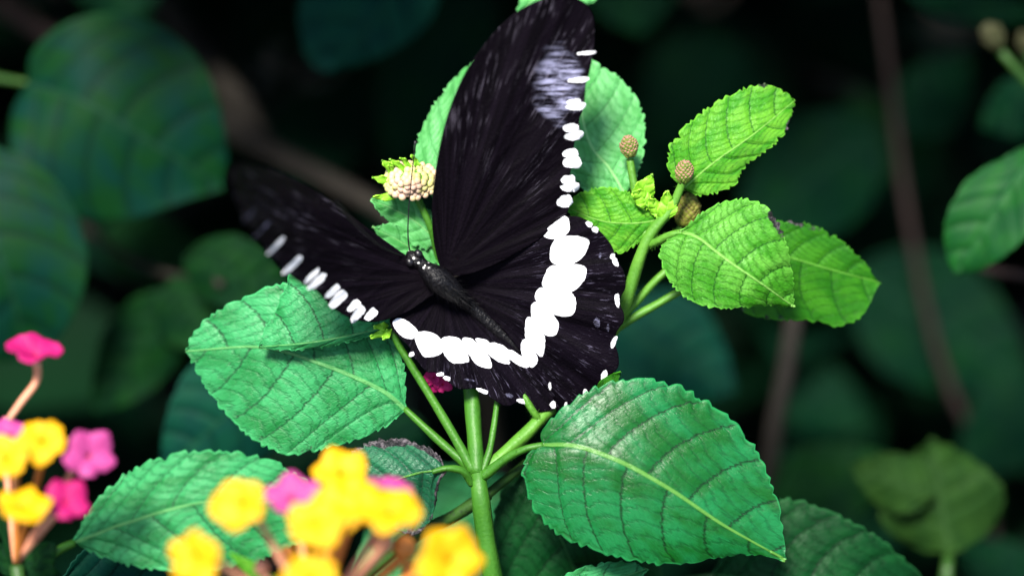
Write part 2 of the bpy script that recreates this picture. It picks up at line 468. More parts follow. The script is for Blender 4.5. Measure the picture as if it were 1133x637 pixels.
# ------------------------------------------------------------------ leaves
def leaf(name, parent, mid, L, Rr, mat, fold=(0.15, 0.15), cup=(0.0, 0.0), nv=7, teeth=22, amp=2.6, ns=None, nt_=20,
         quilt=0.17, wave=0.6, seed=0, label=None, thick=0.28, va=0.36, tn=9.0):
    """a blade from its midrib (x, y, depth mm) and two edges (x, y), all from base to tip"""
    rs = np.random.default_rng(seed + 11)
    ns = ns or teeth * 6
    mid = [tuple(p) if len(p) == 3 else (*p, 0.0) for p in mid]
    m = catmull(mid, ns + 1)
    s = np.linspace(0, 1, ns + 1)
    tlin = np.linspace(0, 1, nt_ + 1)
    tt = 1 - (1 - tlin) ** 1.25
    sides = []
    ph = rs.uniform(0, 6, 4)
    for side, E in ((0, L), (1, Rr)):
        e = catmull([mid[0][:2]] + [p[:2] for p in E] + [mid[-1][:2]], ns + 1)
        vec = e - m[:, :2]
        wdt = np.hypot(vec[:, 0], vec[:, 1])
        wmax = wdt.max()
        # crenate teeth leaning to the tip
        warp = s * teeth + 0.42 * np.sin(s * 23 + ph[side]) + 0.25 * np.sin(s * 61 + ph[2]) + side * 0.4
        fr_ = warp - np.floor(warp)
        tooth = amp * (fr_ ** 1.05 * (1 - fr_ ** 9) * 1.5 - 0.55) * np.clip(s / 0.08, 0, 1) * np.clip((1 - s) / 0.02, 0, 1)
        tooth *= 1 + 0.3 * np.sin(np.floor(warp) * 2.4 + seed) + 0.2 * np.sin(np.floor(warp) * 5.1 + ph[2])
        for nk in rs.uniform(.25, .95, 2): tooth -= rs.uniform(.4, 1.3) * amp * np.exp(-((s - nk) / .012) ** 2)
        X = m[:, None, 0] + tt[None] * vec[:, None, 0]
        Y = m[:, None, 1] + tt[None] * vec[:, None, 1]
        k = (tooth / np.maximum(wdt, 4))[:, None] * np.clip((tt[None] - 0.72) / 0.28, 0, 1) ** 2
        X += k * vec[:, None, 0]
        Y += k * vec[:, None, 1]
        wl = wdt * KPX * 1000
        D = m[:, None, 2] + fold[side] * wl[:, None] * tt[None] + cup[side] * wl[:, None] * tt[None] ** 2
        D = D + wave * np.sin(s * 11 + ph[side])[:, None] * tt[None] ** 2 * 0.8
        sides.append((X, Y, D, wdt / wmax, wmax))
    # one grid: left edge ... midrib ... right edge
    Xg = np.concatenate([sides[0][0][:, ::-1], sides[1][0][:, 1:]], 1)
    Yg = np.concatenate([sides[0][1][:, ::-1], sides[1][1][:, 1:]], 1)
    Dg = np.concatenate([sides[0][2][:, ::-1], sides[1][2][:, 1:]], 1)
    P = at_np(Xg, Yg, Dg)
    # puckering between the veins
    T = np.concatenate([tt[::-1], tt[1:]])
    sd = np.concatenate([np.zeros(nt_ + 1, int), np.ones(nt_, int)])
    Wn = np.stack([sides[0][3], sides[1][3]], 1)[:, sd]

    def veincoord(sarr, tarr, side):
        a = va * tarr ** 1.3
        q = (sarr - a) / (1 - a + 1e-6)
        q = np.where(q < 0, q * 0.4, np.abs(q) ** 0.9)
        return q * nv * 0.80 + 0.5 * side + 0.3
    vq = veincoord(s[:, None] + 0 * T[None], T[None] + 0 * s[:, None], sd[None])
    dv = np.abs(vq - np.round(vq))
    lat = T[None] * Wn
    h = quilt * ((1 - np.exp(-(dv / 0.13) ** 2)) - 0.6) * np.clip(lat / 0.08, 0, 1) * np.clip((1.15 - T[None]) / 0.3, 0.15, 1)
    h -= quilt * 0.8 * np.exp(-(lat / 0.05) ** 2)
    gs = np.gradient(P, axis=0)
    gt = np.gradient(P, axis=1)
    nrm = np.cross(gs, gt)
    nrm /= np.linalg.norm(nrm, axis=2, keepdims=True) + 1e-12
    sg = 1.0 if (nrm * (-np.array(FWD))).sum(2).mean() > 0 else -1.0
    P = P + nrm * sg * (h * 0.001)[..., None]
    nc = 2 * nt_ + 1
    idx = np.arange((ns + 1) * nc).reshape(ns + 1, nc)
    a, b, c, d = idx[:-1, :-1], idx[:-1, 1:], idx[1:, 1:], idx[1:, :-1]
    fq = np.stack([a, d, c, b] if sg > 0 else [a, b, c, d], -1)
    # normal of (a,d,c,b) = cross(s, t) direction
    faces = fq.reshape(-1, 4)
    fside = np.repeat((np.arange(nc - 1) >= nt_)[None], ns, 0).reshape(-1).astype(int)
    fi, fj = faces // nc, faces % nc
    sS, tT = s[fi], T[fj]
    latL = tT * np.where(fside[:, None] == 0, sides[0][3][fi], sides[1][3][fi])
    blade = np.stack([sS, latL], -1)
    vv = veincoord(sS, tT, fside[:, None]) + 40 * fside[:, None]
    uu = latL * tn
    vein = np.stack([vv, uu], -1)
    edge = np.stack([np.maximum(tT, np.clip((sS - .8) / .2, 0, 1)), sS], -1)
    me = mesh(name, P.reshape(-1, 3), faces, [mat], {'blade': blade, 'vein': vein, 'edge': edge})
    o = link_mesh(name, me, parent, label)
    if thick:
        md = o.modifiers.new('thickness', 'SOLIDIFY')
        md.thickness = thick * 0.001
        md.offset = -1
    return o


def ovate(base, tip, width, bend=0.0, asym=0.0, peak=0.42, nmid=5):
    """midrib and edges of a plain ovate leaf between two pixels with depth"""
    b, t = np.array(base, float), np.array(tip, float)
    d = t[:2] - b[:2]
    n = np.array([d[1], -d[0]]) / np.hypot(*d)
    mid = []
    for q in np.linspace(0, 1, nmid):
        p = b * (1 - q) + t * q
        p[:2] += n * bend * 4 * q * (1 - q)
        mid.append(tuple(p))
    Ls, Rs = [], []
    for q in (0.04, 0.12, 0.25, 0.4, 0.55, 0.7, 0.83, 0.93, 0.98):
        p = b * (1 - q) + t * q
        p[:2] += n * bend * 4 * q * (1 - q)
        e = math.log(0.5) / math.log(peak)
        wv = width / 2 * math.sin(math.pi * q ** e) ** 0.8
        Ls.append(tuple(p[:2] + n * wv * (1 + asym)))
        Rs.append(tuple(p[:2] - n * wv * (1 - asym)))
    return mid, Ls, Rs


def aleaf(name, parent, base, tip, width, mat, bend=0.0, asym=0.0, peak=0.42, **kw):
    mid, L, Rr = ovate(base, tip, width, bend, asym, peak)
    return leaf(name, parent, mid, L, Rr, mat, **kw)


BG = dict(ns=60, nt_=9, teeth=20, quilt=0.5, thick=0.3, wave=1.5)


def tube(name, parent, pts, mat, n=None, sides=12, label=None, squash=1.0, uvname=None):
    """a round stem through (x, y, depth mm, radius px)"""
    P = np.array(pts, float)
    n = n or max(6, (len(P) - 1) * 8)
    C = catmull(P, n)
    pos = at_np(C[:, 0], C[:, 1], C[:, 2])
    rad = C[:, 3] * KPX * (1 + C[:, 2] * 0.001 / DIST)
    tan = np.gradient(pos, axis=0)
    tan /= np.linalg.norm(tan, axis=1, keepdims=True)
    ref = Vector((0.3, -0.8, 0.5))
    V, F, UV = [], [], []
    for i in range(n):
        t = Vector(tan[i])
        a = t.cross(ref).normalized()
        b = t.cross(a)
        for k in range(sides):
            an = 2 * math.pi * k / sides
            V.append(Vector(pos[i]) + (a * math.cos(an) + b * math.sin(an) * squash) * rad[i] * (1 + (.07 * math.cos(4 * an) + .03 * math.sin(i * .7 + 2 * an) if name == 'stem' else 0)))
    for i in range(n - 1):
        for k in range(sides):
            k2 = (k + 1) % sides
            F.append((i * sides + k, i * sides + k2, (i + 1) * sides + k2, (i + 1) * sides + k))
            UV += [(i / (n - 1), k / sides), (i / (n - 1), (k + 1) / sides), ((i + 1) / (n - 1), (k + 1) / sides), ((i + 1) / (n - 1), k / sides)]
    F.append(tuple(range(sides))[::-1])
    UV += [(0, 0)] * sides
    F.append(tuple((n - 1) * sides + k for k in range(sides)))
    UV += [(1, 0)] * sides
    if name == 'stem' and parent is not None and parent.name.startswith('lantana_shrub'):
        for _ in range(n * 5):
            i, an = random.randrange(1, n - 1), random.uniform(0, 2 * math.pi)
            t = Vector(tan[i]); a = t.cross(ref).normalized(); b = t.cross(a)
            o_ = a * math.cos(an) + b * math.sin(an)
            q = Vector(pos[i]) * .5 + Vector(pos[i + 1]) * .5 + o_ * rad[i]
            sd = t.cross(o_) * .00004
            b0 = len(V)
            V += [q - sd, q + sd, q + o_ * random.uniform(.0003, .0008) + t * random.uniform(-.0003, .0003)]
            F.append((b0, b0 + 1, b0 + 2))
    me = mesh(name, V, F, [mat], {uvname: UV} if uvname else None)
    return link_mesh(name, me, parent, label)


def ellipsoid(name, parent, c, rx, ry, mat, tilt=0.0, depthr=None, label=None, bumps=0.0, seg=20, ring=14):
    """an egg at pixel (x, y, d) with pixel radii, tilted in the picture's plane"""
    V, F = [], []
    depthr = depthr or rx
    k = KPX * (1 + c[2] * 0.001 / DIST)
    ctr = at(*c)
    ax = Vector((1, 0, 0)) * math.cos(tilt) + UPV * math.sin(tilt)
    ay = -Vector((1, 0, 0)) * math.sin(tilt) + UPV * math.cos(tilt)
    for i in range(ring + 1):
        f = math.pi * i / ring
        for j in range(seg):
            t = 2 * math.pi * j / seg
            q = 1 + bumps * math.sin(5 * t + (i % 2) * math.pi) * math.sin(f) * (1 if i % 2 else -1) * 0.5
            x, z, y = math.sin(f) * math.cos(t) * rx * q, math.sin(f) * math.sin(t) * depthr * q, math.cos(f) * ry * (1 + 0.08 * math.cos(f))
            V.append(ctr + ax * x * k + ay * y * k + FWD * z * k)
    for i in range(ring):
        for j in range(seg):
            j2 = (j + 1) % seg
            F.append((i * seg + j, (i + 1) * seg + j, (i + 1) * seg + j2, i * seg + j2))
    return link_mesh(name, mesh(name, V, F, [mat]), parent, label)


def scaly_head(name, parent, c, rx, ry, mat, tilt=0.0, label=None, n=95):
    """an egg-shaped head of small overlapping scales set in a spiral"""
    k = KPX * (1 + c[2] * 0.001 / DIST)
    ctr = at(*c)
    rt = Vector((1, 0, 0))
    ax = rt * math.cos(tilt) + UPV * math.sin(tilt)
    ay = -rt * math.sin(tilt) + UPV * math.cos(tilt)
    V, F, UV = [], [], []

    def egg(cc, X, Y, Z, a, b_, d, ring, seg, tipped):
        b0 = len(V)
        for i in range(ring + 1):
            f = math.pi * i / ring
            for j in range(seg):
                t = 2 * math.pi * j / seg
                V.append(cc + X * math.sin(f) * math.cos(t) * a + Z * math.sin(f) * math.sin(t) * d + Y * math.cos(f) * b_)
        for i in range(ring):
            for j in range(seg):
                j2 = (j + 1) % seg
                F.append((b0 + i * seg + j, b0 + (i + 1) * seg + j, b0 + (i + 1) * seg + j2, b0 + i * seg + j2))
                u0, u1 = (1 - i / ring, 1 - (i + 1) / ring) if tipped else (0, 0)
                UV.extend([(u0, 0), (u1, 0), (u1, 0), (u0, 0)])
    egg(ctr, ax, ay, FWD, rx * k * .84, ry * k * .9, rx * k * .84, 10, 14, False)
    for i in range(n):
        h = 1 - 1.9 * (i + .5) / n
        f = math.acos(max(-1, min(1, h)))
        t = i * 2.39996
        nrm = (ax * math.sin(f) * math.cos(t) + FWD * math.sin(f) * math.sin(t) + ay * math.cos(f))
        pos = ctr + (ax * math.sin(f) * math.cos(t) * rx + FWD * math.sin(f) * math.sin(t) * rx + ay * math.cos(f) * ry) * k * .88
        up = (ay * 1.1 + nrm * .75).normalized()
        sx = up.cross(nrm + Vector((.001, 0, 0))).normalized()
        sz = up.cross(sx)
        q = rx * k * random.uniform(.17, .33)
        egg(pos, sx, up, sz, q, q * 1.35, q * .55, 6, 8, True)
    return link_mesh(name, mesh(name, V, F, [mat], {'scale': UV}), parent, label)


# ================================================================== the lantana shrub in focus
shrub = thing('lantana_shrub', 'bright green lantana sprig in focus under the butterfly, its toothed leaves spreading from one stem', 'plant',
              at(560, 1600, 210))
tube('stem', shrub, [(528, 520, 0, 8), (531, 545, 0, 10), (538, 600, 3, 10), (548, 680, 10, 11), (556, 1100, 100, 12), (560, 2500, 330, 14)], M['stem'], 50)
tube('stem', shrub, [(516, 395, 7, 7.5), (521, 430, 5, 8.5), (525, 480, 2, 8.5), (528, 524, 0, 8.5)], M['stem'])
tube('stem', shrub, [(431, 362, 1, 3.5), (445, 388, 2, 4), (470, 428, 2, 4.5), (500, 478, 1, 5), (524, 522, 0, 6)], M['stem'])
tube('stem', shrub, [(552, 430, 5, 3), (546, 475, 2, 3.4), (541, 500, 1, 3.8), (533, 524, 0, 5)], M['stem'])
tube('stem', shrub, [(530, 526, 1, 7), (552, 506, 2, 6.5), (580, 482, 4, 7.5), (603, 458, 6, 7), (640, 420, 12, 6.5), (672, 378, 10, 6.5), (692, 335, 6, 7),
                     (708, 285, 4, 6.5), (722, 256, 3, 6), (742, 232, 2, 5), (752, 210, 1, 4.5), (757, 196, 0, 4)], M['stem_y'], 80)
tube('stem', shrub, [(598, 466, 5, 4), (590, 455, 4, 4), (581, 440, 4, 3.6), (576, 428, 6, 3)], M['stem_y'])
tube('stem', shrub, [(676, 366, 10, 4), (702, 336, 9, 4.5), (724, 312, 8, 4.2), (742, 296, 8, 4)], M['stem_y'])
tube('stem', shrub, [(676, 368, 10, 4), (700, 352, 9, 4.5), (728, 336, 9, 4.2), (756, 320, 9, 4)], M['stem_y'])
tube('stem', shrub, [(697, 176, 5, 4.2), (701, 202, 5, 4.5), (708, 236, 5, 5), (716, 266, 4, 5)], M['stem_y'])
tube('stem', shrub, [(448, 452, 4, 3.2), (480, 482, 2, 4.4), (508, 507, 1, 5), (527, 524, 0, 6)], M['stem'], label='leaf stalk of the broad pale leaf')
tube('stem', shrub, [(601, 492, -4, 3.2), (580, 497, -3.5, 4), (560, 507, -2, 4.8), (534, 527, 0, 6)], M['stem'], label='leaf stalk of the big glossy leaf')
tube('stem', shrub, [(522, 536, 0, 3.5), (512, 521, -2, 4), (494, 518, -3, 3.4), (478, 522, -3, 2.5)], M['stem'], label='arched stalk of the blackened leaf')
tube('stem', shrub, [(755, 257, -1, 3.5), (742, 260, 0, 4), (728, 267, 2, 4.5), (716, 272, 4, 4)], M['stem_y'])
tube('stem', shrub, [(540, 546, 5, 7), (500, 572, 8, 7), (460, 592, 12, 7), (400, 640, 20, 7)], M['stem_d'], label='brownish side stem running down to the left')
tube('stem', shrub, [(538, 548, 4, 5), (560, 530, 8, 5), (592, 505, 14, 4)], M['stem_d'])

# big glossy leaf, lower right
leaf('leaf', shrub, [(600, 492, -4), (640, 494, -6.5), (690, 512, -7.5), (745, 543, -7), (800, 580, -5), (869, 619, -1)],
     [(598, 478), (612, 462), (632, 444), (660, 428), (690, 420), (722, 420), (755, 428), (788, 447), (816, 470), (840, 503), (856, 542), (866, 585)],
     [(588, 498), (579, 515), (581, 540), (596, 570), (622, 594), (660, 609), (700, 620), (748, 624), (800, 616), (842, 614)],
     M['mature'], fold=(0.30, 0.05), cup=(-0.02, 0.16), nv=7.5, teeth=25, amp=4.2, nt_=30, quilt=0.24, seed=1, label='big glossy deep green leaf')
# broad pale leaf at left and the smaller one lying on it
leaf('leaf', shrub, [(448, 452, 4), (420, 430, 3), (360, 404, 3), (290, 384, 5), (207, 388, 9)],
     [(449, 425), (444, 395), (425, 365), (390, 338), (345, 318), (310, 314), (272, 328), (232, 350), (213, 370)],
     [(432, 468), (392, 487), (348, 499), (315, 502), (277, 484), (246, 453), (226, 426), (213, 404)],
     M['pale'], fold=(0.12, 0.10), cup=(0.05, 0.05), nv=7, teeth=24, amp=3.6, nt_=26, seed=2, label='broad pale bluish green leaf')
leaf('leaf', shrub, [(437, 360, 1), (400, 369, -1), (345, 379, -1), (287, 384, 1)],
     [(446, 335), (425, 308), (385, 292), (345, 292), (322, 302), (313, 322), (304, 345), (292, 366)],
     [(428, 366), (400, 374), (360, 384), (320, 387), (300, 386)],
     M['pale'], fold=(0.16, 0.5), cup=(0.05, 0), nv=6, teeth=18, amp=3.2, nt_=22, seed=3, label='small pale leaf lying over the broad pale leaf')
# leaves behind the wings
leaf('leaf', shrub, [(482, 222, 7), (488, 172, 9), (508, 118, 12), (541, 60, 16)],
     [(465, 200), (459, 168), (470, 135), (489, 103), (515, 76)], [(505, 200), (530, 160), (545, 110)],
     M['minty'], nv=7, teeth=18, amp=3.4, seed=4, label='minty leaf behind the cream flower head')
leaf('leaf', shrub, [(692, 216, 8), (674, 186, 9), (650, 152, 11), (632, 64, 14)],
     [(660, 216), (628, 196), (606, 155), (608, 95)], [(706, 190), (714, 152), (709, 120), (692, 93), (668, 74), (648, 65)],
     M['minty'], fold=(0.1, 0.1), nv=7, teeth=20, amp=3.2, seed=5, label='minty leaf behind the raised right forewing')
leaf('leaf', shrub, [(484, 266, 7), (452, 240, 7), (411, 221, 5)], [(484, 242), (465, 226), (438, 218)], [(470, 276), (446, 262), (424, 240)],
     M['minty'], nv=5, teeth=10, amp=3.2, nt_=14, quilt=.15, seed=6)
leaf('leaf', shrub, [(484, 312, 9), (456, 276, 8), (412, 251, 6)], [(484, 282), (460, 258), (432, 248)], [(470, 312), (446, 292), (424, 270)],
     M['minty'], nv=5, teeth=10, amp=3.2, nt_=14, quilt=.15, seed=7)
# right-hand leaves
leaf('leaf', shrub, [(734, 242, 4), (702, 247, 3), (664, 244, 4), (626, 229, 6)],
     [(724, 228), (702, 216), (680, 208), (655, 209), (637, 217)], [(724, 257), (702, 272), (684, 281), (660, 272), (640, 252)],
     M['young'], nv=6, teeth=16, amp=2.6, nt_=20, seed=8, label='small lime leaf touching the right hindwing')
leaf('leaf', shrub, [(757, 208, 4), (790, 180, 3), (835, 148, 4), (880, 111, 7)],
     [(744, 197), (739, 178), (745, 155), (765, 134), (795, 112), (825, 98), (853, 94)], [(773, 216), (800, 211), (814, 203), (824, 184), (842, 171), (863, 154), (873, 137)],
     M['young'], fold=(0.12, 0.2), nv=7, teeth=22, amp=3.6, nt_=24, seed=9, label='upright lime leaf at upper right')
leaf('leaf', shrub, [(753, 257, -1), (772, 263, -3), (805, 288, -4), (840, 312, -3), (879, 340, 2)],
     [(766, 244), (785, 230), (810, 221), (835, 222), (853, 235), (867, 259), (874, 285), (878, 315)], [(735, 268), (730, 285), (740, 309), (758, 329), (786, 340), (816, 341), (850, 338)],
     M['young_spot'], fold=(0.14, 0.12), cup=(0.08, 0.08), nv=6.5, teeth=22, amp=3.4, nt_=26, seed=10, label='crisp lime leaf with dark nicks on its edge')
leaf('leaf', shrub, [(828, 270, 10), (870, 283, 10), (920, 298, 12), (973, 312, 15)],
     [(845, 252), (868, 245), (895, 248), (925, 262), (952, 286)], [(822, 300), (812, 335), (850, 353), (890, 354), (925, 361), (952, 351), (965, 330)],
     M['mid'], fold=(0.1, 0.1), nv=6, teeth=18, amp=3, nt_=20, seed=11, label='green leaf with blackened lower edge')
# young tip
aleaf('leaf', shrub, (714, 232, 3), (722, 193, 0), 24, M['tiny'], bend=6, nv=4, teeth=8, amp=1.8, nt_=10, ns=40, quilt=.2, seed=12, label='tiny unfolding lime leaf')
aleaf('leaf', shrub, (716, 228, 2), (700, 212, 0), 20, M['tiny'], bend=-3, nv=4, teeth=7, amp=1.5, nt_=10, ns=40, quilt=.2, seed=13, label='tiny unfolding lime leaf')
aleaf('leaf', shrub, (732, 244, 2), (738, 212, 0), 22, M['tiny'], bend=-4, nv=4, teeth=8, amp=1.5, nt_=10, ns=40, quilt=.2, seed=14, label='tiny unfolding lime leaf')
aleaf('leaf', shrub, (733, 240, 3), (718, 220, 1), 16, M['tiny'], nv=4, teeth=7, amp=1.5, nt_=10, ns=40, quilt=.2, seed=15, label='tiny unfolding lime leaf')
# seed heads
scaly_head('seed_head', shrub, (696, 163, 4), 9.5, 12.5, M['seed'], 0.12)
scaly_head('seed_head', shrub, (757, 191, 0), 9.5, 13, M['seed'], -0.15)
scaly_head('seed_head', shrub, (760, 234, 8), 13, 20, M['seed_brown'], -0.3, n=110, label='larger speckled yellowish seed head')
tube('stem', shrub, [(754, 252, 8, 4), (744, 262, 8, 4), (732, 266, 6, 4)], M['stem_y'])
# cream flower head
fh = ellipsoid('flower_head', shrub, (456, 203, 3), 25, 15, M['stem_y'], 0.05, depthr=20, label='cream and pale pink flower head in bud')
budme = None
k = 0
for ring_, (cnt, fr_) in enumerate(((1, 0.0), (7, .28), (13, .54), (19, .78), (23, .98), (22, 1.1))):
    for j in range(cnt):
        a = 2 * math.pi * (j + .5 * (ring_ % 2)) / cnt + random.uniform(-.1, .1)
        px = 455 + 28 * min(fr_, 1.0) * math.cos(a)
        py = 194 + (17 * min(fr_, 1.0)) * -math.sin(a) + 4 + (4 if fr_ > 1 else 0)
        dd = 3 - 3.4 * math.cos(min(fr_, 1) * math.pi / 2) + 1.8 * math.sin(a) * min(fr_, 1)
        rr = random.uniform(3.5, 4.5)
        ellipsoid('bud', fh, (px, py, dd), rr, rr * random.uniform(1, 1.25), M['bud'], random.uniform(-.5, .5), seg=10, ring=7)
        k += 1
for (bx, by, tx, ty, w_) in ((440, 206, 411, 196, 9), (440, 198, 422, 177, 10), (445, 214, 413, 219, 9), (450, 190, 431, 176, 7), (455, 188, 443, 174, 6), (462, 187, 455, 172, 6), (440, 192, 430, 182, 6)):
    aleaf('bract', shrub, (bx, by, 3), (tx, ty, 1), w_, M['tiny'], nv=3, teeth=6, amp=.4, nt_=6, ns=24, quilt=.08, bend=random.uniform(-2, 2), seed=int(tx))
tube('stem', shrub, [(460, 214, 4, 4), (468, 232, 5, 3.8), (478, 256, 6, 4), (490, 300, 10, 4.2), (510, 350, 12, 5), (520, 420, 9, 6)], M['stem'])
# pink buds under the left hindwing, green scraps under the wings
aleaf('leaf', shrub, (622, 447, 8), (620, 429, 6), 16, M['tiny'], nv=3, teeth=5, amp=.5, nt_=8, ns=24, quilt=.1, seed=20, label='tiny green leaflet under the wings')
aleaf('leaf', shrub, (660, 436, 2), (687, 412, -2), 16, M['mid'], nv=3, teeth=7, amp=.8, nt_=8, ns=24, quilt=.1, seed=21, label='tiny yellowish leaflet at the right hindwing')
for (x, y, tx, ty) in ((430, 366, 410, 373), (432, 364, 424, 376), (430, 360, 414, 362)):
    aleaf('bract', shrub, (x, y, 0), (tx, ty, -2), 8, M['tiny'], nv=3, teeth=4, amp=.3, nt_=6, ns=20, quilt=.05, seed=int(tx))
# blackened curled leaf
leaf('leaf', shrub, [(492, 519, -3), (460, 524, -2), (430, 534, -1), (400, 540, 2)],
     [(486, 504), (470, 493), (447, 486), (422, 485), (400, 492), (388, 506)], [(484, 540), (480, 566), (466, 588), (444, 590), (420, 572)],
     M['blight'], fold=(0.2, 0.9), cup=(0.3, -0.5), nv=5, teeth=14, amp=3, nt_=22, quilt=.4, seed=22, label='curled leaf with blackened edges')

# dark leaves low behind the sprig
low = thing('lantana_shoot', 'dark green crisp leaves low at the bottom, beneath the big glossy leaf', 'plant', at(640, 760, 60))
tube('stem', low, [(588, 516, 16, 4), (575, 540, 20, 4.5), (568, 620, 24, 6), (575, 700, 36, 7), (585, 1200, 140, 9), (600, 2500, 350, 11)], M['stem_d'])
leaf('leaf', low, [(588, 518, 14), (612, 575, 12), (640, 640, 14), (690, 760, 22)], [(640, 515), (700, 560), (735, 640), (728, 710)],
     [(560, 535), (546, 575), (546, 640), (590, 725)], M['dark'], fold=(.1, .1), nv=7, teeth=22, amp=3, quilt=.3, seed=30, label='dark leaf with a pale midrib under the big glossy leaf')
leaf('leaf', low, [(790, 636, 16), (870, 646, 14), (960, 662, 16), (1055, 700, 24)],
     [(805, 590), (835, 556), (870, 551), (905, 560), (945, 578), (985, 604), (1025, 645)], [(800, 680), (850, 730), (930, 750), (1010, 735)],
     M['dark'], fold=(.15, .1), nv=8, teeth=24, amp=4, quilt=.4, seed=31, label='dark toothed leaf running out to the right')
tube('stem', low, [(790, 636, 16, 4), (720, 650, 20, 4), (640, 690, 30, 5), (580, 760, 48, 6)], M['stem_d'])
leaf('leaf', low, [(585, 700, 6), (650, 655, 4), (716, 628, 6)], [(600, 655), (645, 627), (692, 621)], [(640, 700), (690, 670)], M['pale'], nv=5, teeth=12, amp=2.6, seed=32, label='pale leaf tip cut by the bottom edge')
lb = thing('lantana_shoot', 'softly blurred mid green leaf behind the stem junction', 'plant', at(570, 560, 45))
aleaf('leaf', lb, (572, 535, 40), (390, 680, 34), 150, M['pale'], bend=-8, seed=33, nv=7, **BG)
tube('stem', lb, [(572, 535, 40, 5), (640, 620, 60, 6), (700, 1000, 160, 8), (720, 2400, 360, 10)], M['stem_d'])


# ================================================================== foreground flowers
def floret(parent, c, nrm, Rmm, mat, tubemat, root, lobes=5, phase=0.0, label=None, tr=3.4, cupd=0.25):
    """a salver shaped floret: lobed disc facing nrm (right, up, towards the camera), tube to root"""
    n = (Vector((1, 0, 0)) * nrm[0] + UPV * nrm[1] - FWD * nrm[2]).normalized()
    c = (c[0], c[1], c[2] * 1.4)
    Rmm *= .95
    root = (root[0], root[1], root[2] * 1.4)
    a = n.cross(Vector((0.2, 0.1, 1))).normalized()
    b = n.cross(a)
    C = at(*c)
    nr, nth = 9, 60
    V, F, UV = [], [], []
    for i in range(nr + 1):
        q = i / nr
        for j in range(nth):
            th = 2 * math.pi * j / nth
            lob = abs(math.sin(th * lobes / 2 + phase)) ** 0.55
            big = 1 + 0.13 * math.sin(th + phase * 3) + 0.08 * math.sin(2 * th + phase) + .03 * math.sin(11 * th + phase * 7) * q
            rr = Rmm * .001 * q * big * (1 - (0.27 * (1 - lob)) * q ** 2)
            z = Rmm * .001 * (cupd * q - 0.22 * math.exp(-(q / 0.09) ** 2) - 0.42 * max(0, q - .55) ** 1.5 + 0.10 * q * q * math.sin(th * lobes + phase * 5 + 1) + .05 * q * math.sin(th * 2 + phase * 4))
            V.append(C + a * rr * math.cos(th) + b * rr * math.sin(th) + n * z)
    for i in range(nr):
        for j in range(nth):
            j2 = (j + 1) % nth
            F.append((i * nth + j, (i + 1) * nth + j, (i + 1) * nth + j2, i * nth + j2))
            UV += [(j / nth, i / nr), (j / nth, (i + 1) / nr), ((j + 1) / nth, (i + 1) / nr), ((j + 1) / nth, i / nr)]
    fl = link_mesh('floret', mesh('floret', V, F, [mat], {'petal': UV}), parent, label)
    md = fl.modifiers.new('thickness', 'SOLIDIFY')
    md.thickness = .0002
    md.offset = -1
    back = C - n * Rmm * .0011
    # tube: from just under the disc, leaving backwards, then bending to the head
    lx = (C - ORG)
    def px(P):
        v = P - ORG
        Y = v.dot(FWD); kk = KPX * (DIST + Y) / DIST
        return (566.5 + v.x / kk, 318.5 - v.dot(UPV) / kk, Y * 1000)
    p0, p1 = px(C - n * Rmm * .00024), px(back)
    tube('tube', fl, [(*p0, tr * 1.1), (*p1, tr), ((p1[0] + root[0]) / 2, (p1[1] + root[1]) / 2, (p1[2] + root[2]) / 2, tr * .9), (*root, tr * .7)], tubemat, 14, 10)
    return fl


for (x, y, nr_, Rm, ph) in ((480, 417, (-.5, .5, 1), 1.9, .3), (490, 425, (.3, -.2, 1), 2.0, 1.2), (478, 426, (-.3, -.6, 1), 1.5, 2.0)):
    floret(shrub, (x, y, 3), nr_, Rm, M['magenta'], M['stem'], (512, 420, 7), 5, ph, 'small magenta floret under the left hindwing', tr=1.6)
fc = thing('lantana_flower', 'blurred yellow and pink lantana flower cluster at bottom centre', 'flower', at(350, 900, -10), 'lantana flower clusters in the foreground')
RT = (350, 690, -28)
for (x, y, d, nr_, Rm, mk, tk, ph, lb_) in (
        (268, 557, -36, (-.25, .25, 1), 5.1, 'yellow', 'tube_p', .3, 'round yellow floret, leftmost of this cluster'),
        (322, 551, -30, (-.1, .7, 1), 4.9, 'pink', 'tube_p', 1.1, 'pink floret'),
        (378, 524, -28, (.1, .55, 1), 4.9, 'yellow', 'tube_o', .9, 'topmost yellow floret'),
        (348, 577, -39, (-.1, .5, 1), 5.2, 'yellow', 'tube_o', 1.7, None),
        (397, 553, -33, (.25, .6, 1), 4.6, 'yellow', 'tube_o', .1, None),
        (376, 561, -37, (.0, .7, 1), 4.8, 'yellow', 'tube_o', 2.2, None),
        (434, 566, -37, (.2, 1.1, 1), 5.9, 'yellow', 'tube_p', .55, 'broad yellow floret seen edge on'),
        (430, 545, -27, (.2, 1.4, 1), 5.2, 'pink', 'tube_p', .2, 'pink floret'),
        (214, 617, -40, (-.5, .15, 1), 5.2, 'yellow', 'tube_p', 1.4, None),
        (499, 620, -38, (.5, .25, 1), 6.3, 'yellow', 'tube_o', .75, 'big yellow floret, rightmost of this cluster'),
        (346, 640, -44, (0, .3, 1), 4.9, 'yellow', 'tube_o', .4, None)):
    floret(fc, (x, y, d), nr_, Rm, M[mk], M[tk], RT, 5, ph, lb_, tr=4.2)
for (x, y, d, r_, mk) in ((423, 601, -34, 12, 'tube_p'), (448, 606, -33, 13, 'tube_o'), (290, 628, -34, 9, 'tube_p'), (318, 612, -32, 8, 'tube_o'), (455, 632, -34, 11, 'tube_o')):
    b_ = ellipsoid('bud', fc, (x, y, d), r_, r_ * 1.05, M[mk], .2, label='orange unopened bud')
    tube('tube', b_, [(x, y + r_ * .6, d, r_ * .5), ((x + RT[0]) / 2, (y + r_ + RT[1]) / 2, d + 2, 4), (*RT, 3)], M[mk], 10, 8)
